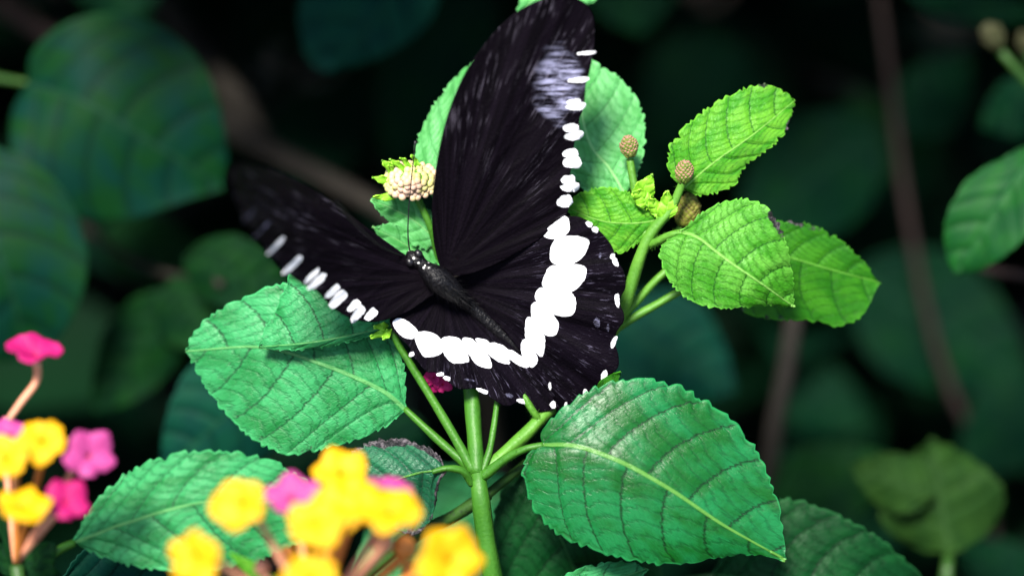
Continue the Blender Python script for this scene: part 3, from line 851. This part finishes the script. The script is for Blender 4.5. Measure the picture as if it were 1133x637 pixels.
ellipsoid('seed_head', fc, (302, 628, -31), 8, 8, M['bark'], 0, label='dark withered bud')
ellipsoid('bud', fc, (357, 621, -33), 7, 8, M['magenta'], 0, label='dark magenta bud')
for (tx, ty, w_) in ((372, 590, 26), (415, 618, 24), (255, 610, 26), (330, 600, 22)):
    aleaf('bract', fc, (352, 690, -24), (tx, ty, -24), w_, M['young'], nv=4, teeth=8, amp=.4, nt_=6, ns=24, quilt=.1, seed=tx)
tube('stem', fc, [(350, 688, -28, 8), (352, 760, -20, 7), (370, 1200, 60, 9), (400, 2600, 330, 12)], M['stem_d'])

fl_ = thing('lantana_flower', 'blurred pink and yellow lantana flower cluster at the left edge', 'flower', at(10, 900, -10), 'lantana flower clusters in the foreground')
RL = (18, 622, -20)
for (x, y, d, nr_, Rm, mk, tk, ph, lb_) in (
        (48, 488, -28, (.1, .35, 1), 4.6, 'yellow', 'tube_o', .3, 'round yellow floret'),
        (98, 505, -26, (.5, .2, 1), 4.9, 'pink', 'tube_p', 1.1, 'large pink floret'),
        (6, 509, -30, (-.2, .3, 1), 4.4, 'yellow', 'tube_o', .9, None),
        (12, 480, -20, (-.1, 1.0, 1), 4.0, 'pink', 'tube_p', 2.0, None),
        (24, 559, -30, (.1, 1.2, 1), 4.8, 'yellow', 'tube_o', 1.5, 'yellow floret seen edge on'),
        (72, 556, -27, (.5, .5, 1), 4.4, 'magenta', 'tube_p', 1.2, 'small magenta floret')):
    floret(fl_, (x, y, d), nr_, Rm, M[mk], M[tk], RL, 5, ph, lb_, tr=4)
floret(fl_, (41, 394, -18), (.15, 1.25, .75), 5.0, M['magenta'], M['tube_p'], (8, 466, -18), 4, .4, 'magenta floret standing on a long bent tube', tr=4.6, cupd=.5)
tube('stem', fl_, [(10, 462, -18, 6), (6, 480, -18, 6), (10, 540, -18, 5), (18, 622, -20, 4)], M['tube_p'])
for (tx, ty, w_) in ((-14, 455, 24), (62, 600, 40), (70, 640, 44), (0, 600, 26), (40, 640, 34)):
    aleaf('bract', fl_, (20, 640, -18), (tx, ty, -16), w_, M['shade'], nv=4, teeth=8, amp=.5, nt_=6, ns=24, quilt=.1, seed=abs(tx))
tube('stem', fl_, [(18, 625, -20, 7), (30, 700, -16, 7), (60, 1200, 70, 9), (90, 2600, 330, 12)], M['stem_d'])
leaf('leaf', fl_, [(82, 600, -12), (140, 578, -13), (220, 556, -14), (300, 552, -12), (372, 566, -8)],
     [(95, 570), (125, 535), (170, 508), (220, 499), (270, 502), (315, 515), (350, 540)], [(105, 612), (145, 625), (200, 632), (260, 628), (320, 605), (352, 585)],
     M['pale'], fold=(.2, .1), nv=8, teeth=24, amp=4.2, quilt=.3, seed=40, label='soft pale green leaf between the two flower clusters')
tube('stem', fl_, [(82, 600, -12, 4), (60, 612, -14, 4.5), (25, 650, -17, 5)], M['stem'])
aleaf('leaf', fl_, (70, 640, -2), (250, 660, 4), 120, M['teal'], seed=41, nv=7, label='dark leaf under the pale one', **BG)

# ================================================================== butterfly
bf = thing('butterfly', 'black butterfly with a white spotted band, wings spread over the lantana leaves', 'butterfly', at(495, 318, 0))


def smooth_poly(pts, n):
    P = list(pts)
    out = catmull(P[-2:] + P + P[:2], (len(P) + 3) * n)
    L = np.concatenate([[0], np.cumsum(np.hypot(*np.diff(out[:, :2], axis=0).T))])
    i0 = np.argmin(((out - np.array(P[0])) ** 2).sum(1)[: len(out) // 2])
    i1 = len(out) // 2 + np.argmin(((out[len(out) // 2:] - np.array(P[0])) ** 2).sum(1))
    return out[i0:i1]


def inside(poly, x, y):
    px_, py_ = poly[:, 0], poly[:, 1]
    qx, qy = np.roll(px_, -1), np.roll(py_, -1)
    c = ((py_ > y) != (qy > y)) & (x < (qx - px_) * (y - py_) / (qy - py_ + 1e-12) + px_)
    return c.sum() % 2 == 1


def wing(name, outline, spots, depth, root, ends, mats, scallop=None, label=None, nout=5):
    """an outline and its spots in the photo's pixels, meshed together and laid on the wing's own curved plane"""
    O = smooth_poly(outline, nout)
    V = [Vector((p[0], p[1])) for p in O]
    faces = [list(range(len(O)))]
    kinds = [0]
    polys = []
    for poly, mi in spots:
        Q = smooth_poly(poly, 6)
        Q = Q + rng.normal(0, .2, Q.shape)
        b = len(V)
        V += [Vector((p[0], p[1])) for p in Q]
        faces.append(list(range(b, b + len(Q))))
        kinds.append(mi)
        polys.append((Q, *Q.min(0), *Q.max(0)))
    x0, y0 = O.min(0)
    x1, y1 = O.max(0)
    st = 2.6
    yy, row = y0, 0
    while yy < y1:
        xx = x0 + (row % 2) * st / 2
        while xx < x1:
            if inside(O, xx, yy): V.append(Vector((xx + random.uniform(-.3, .3), yy + random.uniform(-.3, .3))))
            xx += st
        yy += st * .87
        row += 1
    vo, _, fo, _, _, of = delaunay_2d_cdt(V, [], faces, 1, 0.05)
    P = np.array([(v.x, v.y) for v in vo])
    # raised veins
    bump = np.zeros(len(P))
    for e in ends:
        C = catmull([root] + list(e), 60)
        dd = np.sqrt(((P[:, None] - C[None]) ** 2).sum(2)).min(1)
        bump = np.maximum(bump, np.exp(-(dd / 1.5) ** 2))
    rr = np.hypot(P[:, 0] - root[0], P[:, 1] - root[1])
    D = np.array([depth(x, y) for x, y in P]) - 0.28 * bump
    ang = np.arctan2(P[:, 1] - root[1], P[:, 0] - root[0])
    D += 0.35 * np.sin(ang * 22) * np.clip(rr / 150, 0, 1)
    W3 = at_np(P[:, 0], P[:, 1], D)
    F, mi, UV, PL = [], [], [], []
    rmax = rr.max()
    for f, o in zip(fo, of):
        a, b, c = P[f[0]], P[f[1]], P[f[2]]
        ar = (b[0] - a[0]) * (c[1] - a[1]) - (b[1] - a[1]) * (c[0] - a[0])
        if abs(ar) < 1e-6: continue
        f = list(f) if ar < 0 else list(f)[::-1]
        F.append(f)
        gx, gy = (a + b + c) / 3
        hit = [kinds[i + 1] for i, (Q, ax, ay, bx, by) in enumerate(polys) if ax < gx < bx and ay < gy < by and inside(Q, gx, gy)]
        if not hit and not inside(O, gx, gy):
            F.pop()
            continue
        mi.append(min(hit) if hit else 0)
        UV += [(ang[i], rr[i] / rmax) for i in f]
        PL += [(P[i][0] / 1000, P[i][1] / 1000) for i in f]
    me = mesh(name, W3, F, mats, {'ray': UV, 'place': PL}, mi)
    o = link_mesh(name, me, bf, label)
    md = o.modifiers.new('thickness', 'SOLIDIFY')
    md.thickness = .00012
    md.offset = 0
    return o


def crop(pts, ox, oy, s):
    return [(ox + x / s, oy + y / s) for x, y in pts]


def oval(cx, cy, lx, ly, ang=0.0, n=12, sq=0.55):
    """an uneven patch of scales, between an oval and a rounded box"""
    out = []
    sk = random.uniform(-.18, .18)
    for i in range(n):
        t = 2 * math.pi * i / n + .2
        co, si = math.cos(t), math.sin(t)
        x = lx / 2 * math.copysign(abs(co) ** sq, co)
        y = ly / 2 * math.copysign(abs(si) ** sq, si) * (1 + 0.22 * co)
        x += sk * y
        j = 1 + random.uniform(-.09, .09)
        out.append((cx + (x * math.cos(ang) - y * math.sin(ang)) * j, cy + (x * math.sin(ang) + y * math.cos(ang)) * j))
    return out


WM = [M['wing'], M['white'], M['lilac']]
HM = [M['wing_hind'], M['white'], M['lilac']]

# left forewing: swings out towards the camera
lf_depth = lambda x, y: -1.6 - 44 * max(0, (486 - x) / 228) ** 2.1
c3 = lambda pts: crop(pts, 250, 160, 3.032)
lsp = []
for (a, b, w_) in (((66, 250), (114, 196), 7), ((104, 303), (158, 244), 9), ((148, 360), (206, 299), 13), ((202, 424), (266, 364), 20),
                   ((272, 456), (320, 408), 16), ((286, 478), (343, 422), 25), ((342, 506), (386, 464), 22), ((357, 536), (410, 486), 34),
                   ((416, 552), (452, 516), 24), ((428, 584), (470, 530), 30), ((474, 580), (512, 548), 30)):
    cx, cy = a[0] * .68 + b[0] * .32, a[1] * .68 + b[1] * .32
    L_ = math.hypot(b[0] - a[0], b[1] - a[1])
    an = math.atan2(b[1] - a[1], b[0] - a[0])
    lsp.append((c3(oval(cx, cy, L_ * 1.0, w_ * .95, an, sq=.7)), 2 if w_ < 10 else 1))
lout = [(488, 300), (472, 290), (452, 284), (430, 269), (405, 251), (375, 228), (340, 205), (305, 189), (276, 180), (260, 184), (256, 198), (262, 222), (272, 245),
        (284, 262), (299, 281), (316, 301), (334, 314), (350, 322), (368, 340), (388, 352), (408, 356), (426, 354), (448, 346), (470, 332), (488, 318)]
wing('forewing', lout, lsp, lf_depth, (486, 308),
     [[(400, 250), (268, 200)], [(400, 256), (276, 248)], [(400, 262), (292, 272)], [(410, 272), (308, 292)], [(415, 285), (328, 312)], [(420, 298), (360, 335)], [(430, 312), (384, 350)], [(445, 325), (408, 355)],
      [(430, 275), (340, 205)]], WM, label='left forewing swung towards the viewer')

# right forewing: raised, nearly flat to the picture
rf_depth = lambda x, y: -1 - 15 * max(0, (305 - y) / 305) ** 1.5 - 2.5 * math.sin(max(0, min(1, (305 - y) / 305)) * math.pi) + 0.02 * (x - 560)
c4 = lambda pts: crop(pts, 560, 0, 2.548)
rsp = []
for (cx, cy, lx, ly) in ((226, 150, 54, 9), (204, 226, 58, 14), (190, 287, 40, 14), (196, 300, 58, 21), (182, 361, 44, 24), (190, 383, 54, 25), (181, 433, 44, 27), (186, 458, 54, 33),
                     (175, 507, 42, 25), (180, 527, 52, 27), (165, 567, 44, 33)):
    rsp.append((c4(oval(cx, cy, lx, ly, -.1, sq=.8)), 1))
rout = [(492, 302), (482, 278), (478, 245), (479, 215), (485, 170), (496, 125), (514, 82), (540, 44), (568, 16), (595, 1), (622, -5), (645, 2), (656, 18), (658, 40), (656, 62),
        (651, 85), (648, 95), (646, 118), (641, 132), (641, 148), (635, 160), (637, 178), (631, 190), (634, 206), (627, 217), (630, 228), (624, 241), (605, 258), (580, 275), (548, 292), (515, 304)]
wing('forewing', rout, rsp, rf_depth, (492, 303),
     [[(520, 150), (630, 5)], [(535, 170), (648, 60)], [(540, 185), (645, 105)], [(545, 205), (640, 140)], [(550, 222), (634, 168)], [(555, 240), (632, 196)], [(555, 258), (627, 222)], [(560, 272), (606, 254)],
      [(492, 170), (560, 35)]], WM, label='right forewing raised upright')

# hindwings: a shallow V along the body
lh_depth = lambda x, y: 3.5 - 0.080 * max(0, ((x - 505) * -0.75 + (y - 325) * 0.66)) + 0.00012 * max(0, y - 330) ** 2
rh_depth = lambda x, y: 3.5 - 0.052 * max(0, ((x - 505) * 0.75 - (y - 325) * 0.66)) + 0.0002 * max(0, y - 330) ** 2
c1 = lambda pts: crop(pts, 420, 330, 4.55)
c2 = lambda pts: crop(pts, 560, 230, 2.769)
lhs = [(c1(p), 1) for p in (
    [(65, 125), (95, 100), (140, 115), (190, 160), (185, 190), (150, 205), (100, 180)],
    [(190, 170), (265, 172), (315, 215), (312, 275), (235, 297), (205, 270), (180, 215)],
    [(315, 200), (370, 192), (420, 220), (448, 300), (440, 322), (370, 325), (330, 290), (312, 245)],
    [(415, 205), (455, 200), (490, 225), (545, 285), (565, 345), (530, 350), (480, 325), (440, 265)],
    [(480, 205), (525, 206), (560, 228), (650, 312), (648, 330), (590, 315), (530, 265)],
    [(560, 222), (622, 238), (652, 268), (654, 310), (615, 300), (580, 260)],
    [(640, 255), (690, 275), (745, 320), (750, 345), (720, 345), (655, 305)])]
for (cx, cy, lx, ly, an, mi_) in ((160, 282, 34, 24, -.6, 1), (305, 382, 46, 22, -.1, 1), (338, 402, 44, 24, .3, 1), (516, 465, 74, 24, .35, 1), (715, 517, 62, 26, .25, 1), (872, 535, 34, 42, -.3, 1),
                                 (650, 488, 50, 22, .3, 2), (450, 410, 60, 12, .2, 2)):
    lhs.append((c1(oval(cx, cy, lx * .85, ly * .85, an, sq=.8)), mi_))
lho = [(488, 316), (465, 335), (446, 345), (432, 351), (434, 364), (443, 374), (453, 384), (456, 392), (464, 402), (472, 411), (482, 412), (490, 416), (498, 424), (508, 430), (518, 430), (528, 430), (540, 437), (552, 446),
       (563, 449), (575, 444), (586, 448), (596, 455), (606, 454), (614, 452), (612, 440), (600, 425), (586, 405), (574, 388), (556, 366), (532, 344), (508, 324)]
wing('hindwing', lho, lhs, lh_depth, (492, 318),
     [[(460, 345), (440, 368)], [(470, 355), (456, 388)], [(480, 365), (480, 410)], [(500, 370), (505, 428)], [(515, 372), (536, 434)], [(530, 375), (565, 448)], [(540, 370), (592, 450)], [(555, 375), (608, 448)]], HM,
     label='left hindwing with the white band')
rhs = [(c2(p), 1) for p in (
    [(115, 75), (180, 25), (195, 60), (180, 85), (135, 95)],
    [(148, 100), (185, 86), (230, 88), (255, 105), (235, 150), (200, 172), (145, 170), (133, 140)],
    [(120, 200), (140, 178), (200, 172), (243, 182), (240, 220), (205, 255), (160, 258), (112, 240)],
    [(90, 260), (110, 243), (160, 258), (200, 260), (215, 290), (205, 325), (170, 332), (130, 318), (95, 290)],
    [(75, 310), (90, 288), (130, 312), (160, 350), (155, 385), (130, 392), (90, 365)],
    [(60, 345), (75, 335), (110, 375), (120, 410), (110, 455), (85, 435), (60, 400)],
    [(45, 420), (60, 402), (95, 455), (90, 480), (75, 488), (52, 460)])]
for (cx, cy, lx, ly, an, mi_) in ((254, 50, 26, 18, .6, 1), (272, 66, 24, 20, .3, 1), (334, 165, 18, 36, -.3, 1), (325, 148, 14, 22, .5, 1), (340, 283, 18, 50, .1, 1), (330, 410, 18, 46, .3, 1), (300, 514, 24, 42, .2, 1), (244, 568, 18, 34, -.2, 1),
                                 (134, 545, 9, 28, 0, 1), (182, 605, 10, 28, 0, 1), (278, 350, 26, 34, .3, 2), (288, 145, 10, 22, .2, 2), (312, 366, 10, 26, .1, 2)):
    rhs.append((c2(oval(cx, cy, lx * .78, ly * .82, an, sq=.85)), mi_))
rho = [(492, 312), (515, 302), (555, 284), (595, 258), (618, 242), (634, 239), (648, 243), (664, 256), (677, 272), (682, 288), (690, 300), (692, 318), (685, 332), (690, 346), (690, 356), (683, 366), (680, 378), (684, 392), (684, 406), (675, 416),
       (668, 428), (660, 440), (648, 446), (636, 444), (624, 452), (613, 455), (604, 440), (594, 420), (584, 402), (572, 384), (554, 362), (530, 340), (505, 322)]
wing('hindwing', rho, rhs, rh_depth, (496, 314),
     [[(560, 295), (650, 246)], [(575, 305), (682, 288)], [(580, 318), (688, 332)], [(580, 332), (684, 368)], [(575, 345), (680, 410)], [(570, 352), (655, 442)], [(562, 358), (622, 450)], [(556, 360), (606, 438)]], HM,
     label='right hindwing with the white band')

# body, eyes, antennae, proboscis, legs
tube('body', bf, [(452, 279, -1, 2), (455, 283, -2, 7), (461, 288, -2, 9.5), (467, 293, -2, 7.5), (473, 299, -2.5, 10), (484, 308, -2.8, 14), (498, 320, -1.6, 12.5), (509, 329, 0.6, 9), (520, 338, 3, 8), (540, 356, 4, 8), (560, 373, 4.5, 6.6), (574, 386, 4.5, 4.2), (580, 392, 4.5, 1.5)],
     M['body'], 90, 20, uvname='body')
bo = bpy.data.objects['body']
V, F = [], []
vs = [v.co.copy() for v in bo.data.vertices]
ns_ = [v.normal.copy() for v in bo.data.vertices]
axis = (at(575, 385, 4) - at(475, 300, -2)).normalized()
for _ in range(1500):
    i = random.randrange(int(len(vs) * .18), int(len(vs) * .97))
    n_ = (ns_[i] * .55 + axis * .8 + Vector((random.uniform(-.4, .4), random.uniform(-.4, .4), random.uniform(-.4, .4)))).normalized()
    L_ = random.uniform(.0008, .0019) * (1.0 if i < len(vs) * .5 else .6)
    sd = n_.cross(ns_[i] + Vector((.01, .02, .03))).normalized() * .00006
    b = len(V)
    V += [vs[i] - sd, vs[i] + sd, vs[i] + n_ * L_]
    F.append((b, b + 1, b + 2))
fu = link_mesh('fur', mesh('fur', V, F, [M['fur']], smooth=False), bo)
fu['kind'] = 'stuff'
for (x, y, d) in ((463, 281, -3.2), (453.5, 290, -3.2)):
    ellipsoid('eye', bf, (x, y, d), 4.6, 5.2, M['black'], .6)
tube('antenna', bf, [(454, 282, -1, .9), (451.5, 262, -2, .8), (452, 235, -3, .7), (455, 200, -4.5, .7), (458, 172, -6, .8), (459, 162, -6.5, 1.3), (459.5, 156, -6.7, 1.2)], M['black'], 40, 8)
tube('antenna', bf, [(452, 285, -1, .9), (436, 280, -6, .8), (415, 268, -14, .7), (392, 246, -24, .7), (376, 228, -30, 1.2), (372, 224, -31, 1.1)], M['black'], 40, 8)
for pts in ([(468, 298, 1, 1.3), (452, 316, 5, 1.1), (440, 340, 3, 1.0), (430, 366, 1, .8)], [(474, 304, 2, 1.3), (452, 330, 7, 1.1), (438, 360, 4, 1), (436, 376, 2, .8)],
            [(480, 300, 3, 1.2), (482, 290, 9, 1), (478, 268, 7, .9)]):
    tube('leg', bf, pts, M['black'], 20, 8)

# ================================================================== soft background leaves and stems
GB = 'blurred leaves in the shade behind'


def sprig(label, at_, leaves, stems=(), name='lantana_shoot'):
    t = thing(name, label, 'plant' if name != 'twig' else 'twig', at(*at_), 'blurred lantana shoots in the background' if name != 'twig' else None)
    deeper = lambda pt: (pt[0], pt[1], pt[2] * 1.0, *pt[3:]) if len(pt) > 2 else pt
    for i, (fn, args, mk, kw) in enumerate(leaves):
        kk = dict(BG); kk.update(kw)
        args = tuple(deeper(q) if isinstance(q, tuple) else [deeper(r_) for r_ in q] if isinstance(q, list) else q for q in args)
        if fn == 'a': aleaf('leaf', t, *args[:3], M[mk], seed=int(at_[0]) + i, **kk)
        else: leaf('leaf', t, *args, M[mk], seed=int(abs(at_[0])) + i, **kk)
    for pts, mk in stems: tube('stem', t, [deeper(q) for q in pts], M[mk], 30)
    return t


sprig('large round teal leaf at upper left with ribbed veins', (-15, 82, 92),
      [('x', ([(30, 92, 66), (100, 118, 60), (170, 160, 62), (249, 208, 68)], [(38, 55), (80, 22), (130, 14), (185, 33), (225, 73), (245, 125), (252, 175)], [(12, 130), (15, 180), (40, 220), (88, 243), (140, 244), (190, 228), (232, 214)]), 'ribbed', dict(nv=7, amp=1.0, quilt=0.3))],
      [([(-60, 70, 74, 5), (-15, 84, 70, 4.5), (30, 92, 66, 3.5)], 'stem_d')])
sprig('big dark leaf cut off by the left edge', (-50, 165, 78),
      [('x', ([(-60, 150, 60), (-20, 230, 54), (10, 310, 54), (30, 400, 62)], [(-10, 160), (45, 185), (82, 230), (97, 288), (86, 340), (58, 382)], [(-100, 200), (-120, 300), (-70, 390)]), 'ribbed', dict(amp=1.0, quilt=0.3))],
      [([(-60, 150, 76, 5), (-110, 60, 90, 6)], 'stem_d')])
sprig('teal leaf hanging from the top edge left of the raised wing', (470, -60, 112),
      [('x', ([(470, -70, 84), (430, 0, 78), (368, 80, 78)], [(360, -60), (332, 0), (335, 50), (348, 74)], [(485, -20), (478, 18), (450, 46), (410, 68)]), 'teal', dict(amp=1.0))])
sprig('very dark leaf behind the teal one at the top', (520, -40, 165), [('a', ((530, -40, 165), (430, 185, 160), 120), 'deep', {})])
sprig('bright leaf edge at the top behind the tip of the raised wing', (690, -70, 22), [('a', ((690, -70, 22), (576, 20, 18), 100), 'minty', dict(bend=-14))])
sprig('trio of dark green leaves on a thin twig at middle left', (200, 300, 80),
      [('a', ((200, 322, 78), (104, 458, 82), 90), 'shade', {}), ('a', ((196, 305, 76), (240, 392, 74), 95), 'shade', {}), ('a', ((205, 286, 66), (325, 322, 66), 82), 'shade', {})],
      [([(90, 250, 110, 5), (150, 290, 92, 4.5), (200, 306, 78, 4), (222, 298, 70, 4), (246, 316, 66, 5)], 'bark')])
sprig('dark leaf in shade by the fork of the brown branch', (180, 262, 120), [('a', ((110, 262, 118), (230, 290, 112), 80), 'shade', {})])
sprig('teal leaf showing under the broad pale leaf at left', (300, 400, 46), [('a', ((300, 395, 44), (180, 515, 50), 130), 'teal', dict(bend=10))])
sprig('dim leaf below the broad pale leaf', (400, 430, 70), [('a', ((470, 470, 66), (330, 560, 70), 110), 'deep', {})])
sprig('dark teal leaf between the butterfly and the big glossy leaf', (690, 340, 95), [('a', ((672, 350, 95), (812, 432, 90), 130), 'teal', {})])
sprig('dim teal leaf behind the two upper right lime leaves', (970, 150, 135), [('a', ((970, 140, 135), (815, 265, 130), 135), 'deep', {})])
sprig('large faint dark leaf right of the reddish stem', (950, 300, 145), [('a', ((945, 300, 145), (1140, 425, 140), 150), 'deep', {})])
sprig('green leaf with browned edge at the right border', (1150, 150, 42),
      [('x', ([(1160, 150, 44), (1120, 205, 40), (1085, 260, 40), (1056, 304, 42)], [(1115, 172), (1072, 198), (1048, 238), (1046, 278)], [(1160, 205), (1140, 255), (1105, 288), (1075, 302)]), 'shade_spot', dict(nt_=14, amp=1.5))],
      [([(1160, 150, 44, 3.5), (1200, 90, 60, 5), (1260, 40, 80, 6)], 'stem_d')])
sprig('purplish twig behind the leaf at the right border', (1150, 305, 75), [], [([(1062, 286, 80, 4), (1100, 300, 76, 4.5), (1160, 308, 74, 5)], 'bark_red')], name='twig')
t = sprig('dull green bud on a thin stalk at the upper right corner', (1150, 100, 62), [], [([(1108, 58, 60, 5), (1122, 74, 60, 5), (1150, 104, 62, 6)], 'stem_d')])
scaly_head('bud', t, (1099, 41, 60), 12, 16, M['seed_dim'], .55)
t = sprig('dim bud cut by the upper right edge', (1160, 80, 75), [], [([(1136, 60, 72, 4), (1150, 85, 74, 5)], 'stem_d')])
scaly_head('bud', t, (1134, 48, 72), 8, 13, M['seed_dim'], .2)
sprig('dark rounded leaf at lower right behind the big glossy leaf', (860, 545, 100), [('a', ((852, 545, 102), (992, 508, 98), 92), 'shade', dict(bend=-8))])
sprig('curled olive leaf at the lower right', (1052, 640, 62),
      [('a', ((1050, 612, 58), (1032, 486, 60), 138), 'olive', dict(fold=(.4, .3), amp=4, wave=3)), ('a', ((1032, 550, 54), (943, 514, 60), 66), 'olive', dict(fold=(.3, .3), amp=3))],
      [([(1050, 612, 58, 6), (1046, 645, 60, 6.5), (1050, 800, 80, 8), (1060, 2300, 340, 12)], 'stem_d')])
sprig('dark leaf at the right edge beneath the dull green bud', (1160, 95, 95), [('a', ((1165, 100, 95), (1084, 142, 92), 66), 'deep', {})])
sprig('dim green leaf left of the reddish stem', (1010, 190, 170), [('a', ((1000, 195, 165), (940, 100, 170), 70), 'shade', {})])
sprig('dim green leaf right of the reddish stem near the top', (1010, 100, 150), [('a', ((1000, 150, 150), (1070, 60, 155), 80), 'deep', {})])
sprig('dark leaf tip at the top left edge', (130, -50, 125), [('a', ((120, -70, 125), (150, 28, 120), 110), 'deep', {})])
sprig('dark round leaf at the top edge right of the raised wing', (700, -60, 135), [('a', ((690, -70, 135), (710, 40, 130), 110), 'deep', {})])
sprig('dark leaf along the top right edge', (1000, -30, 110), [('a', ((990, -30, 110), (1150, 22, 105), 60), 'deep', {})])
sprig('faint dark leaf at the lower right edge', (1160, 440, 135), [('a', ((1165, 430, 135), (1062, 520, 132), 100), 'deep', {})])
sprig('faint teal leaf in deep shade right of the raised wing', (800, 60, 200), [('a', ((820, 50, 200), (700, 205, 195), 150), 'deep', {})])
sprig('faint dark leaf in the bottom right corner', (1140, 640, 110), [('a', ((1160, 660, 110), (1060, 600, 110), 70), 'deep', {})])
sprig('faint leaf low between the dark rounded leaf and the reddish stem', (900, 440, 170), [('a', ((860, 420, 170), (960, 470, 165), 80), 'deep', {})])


def twig(label, pts, mk):
    t = thing('twig', label, 'twig', at(*pts[-1][:3]))
    tube('stem', t, pts, M[mk], 40)


twig('blurred brown branch slanting down behind the left forewing', [(225, 120, 125, 12), (300, 168, 115, 13), (380, 208, 105, 11), (440, 245, 95, 10), (520, 330, 85, 9), (560, 600, 160, 9)], 'bark')
twig('dim greyish branch dropping from the top edge to the fork at upper left', [(150, -40, 185, 12), (215, 55, 165, 12), (262, 110, 145, 12), (295, 165, 128, 11)], 'bark')
twig('reddish brown branch end in the top left corner', [(-30, -15, 150, 11), (20, 18, 140, 11), (75, 50, 135, 9), (160, 70, 150, 8)], 'bark_red')
twig('long reddish stem running from the top to the lower right', [(968, -40, 130, 5), (984, 80, 130, 5), (999, 200, 130, 5.5), (1020, 320, 132, 5.5), (1050, 430, 135, 6), (1085, 520, 140, 6), (1200, 1300, 230, 9), (1260, 2300, 350, 10)], 'bark_red')
twig('brown stem below the leaf with the blackened edge', [(884, 310, 92, 9), (872, 400, 94, 9.5), (852, 510, 100, 10), (830, 800, 150, 10), (800, 2300, 350, 12)], 'bark')
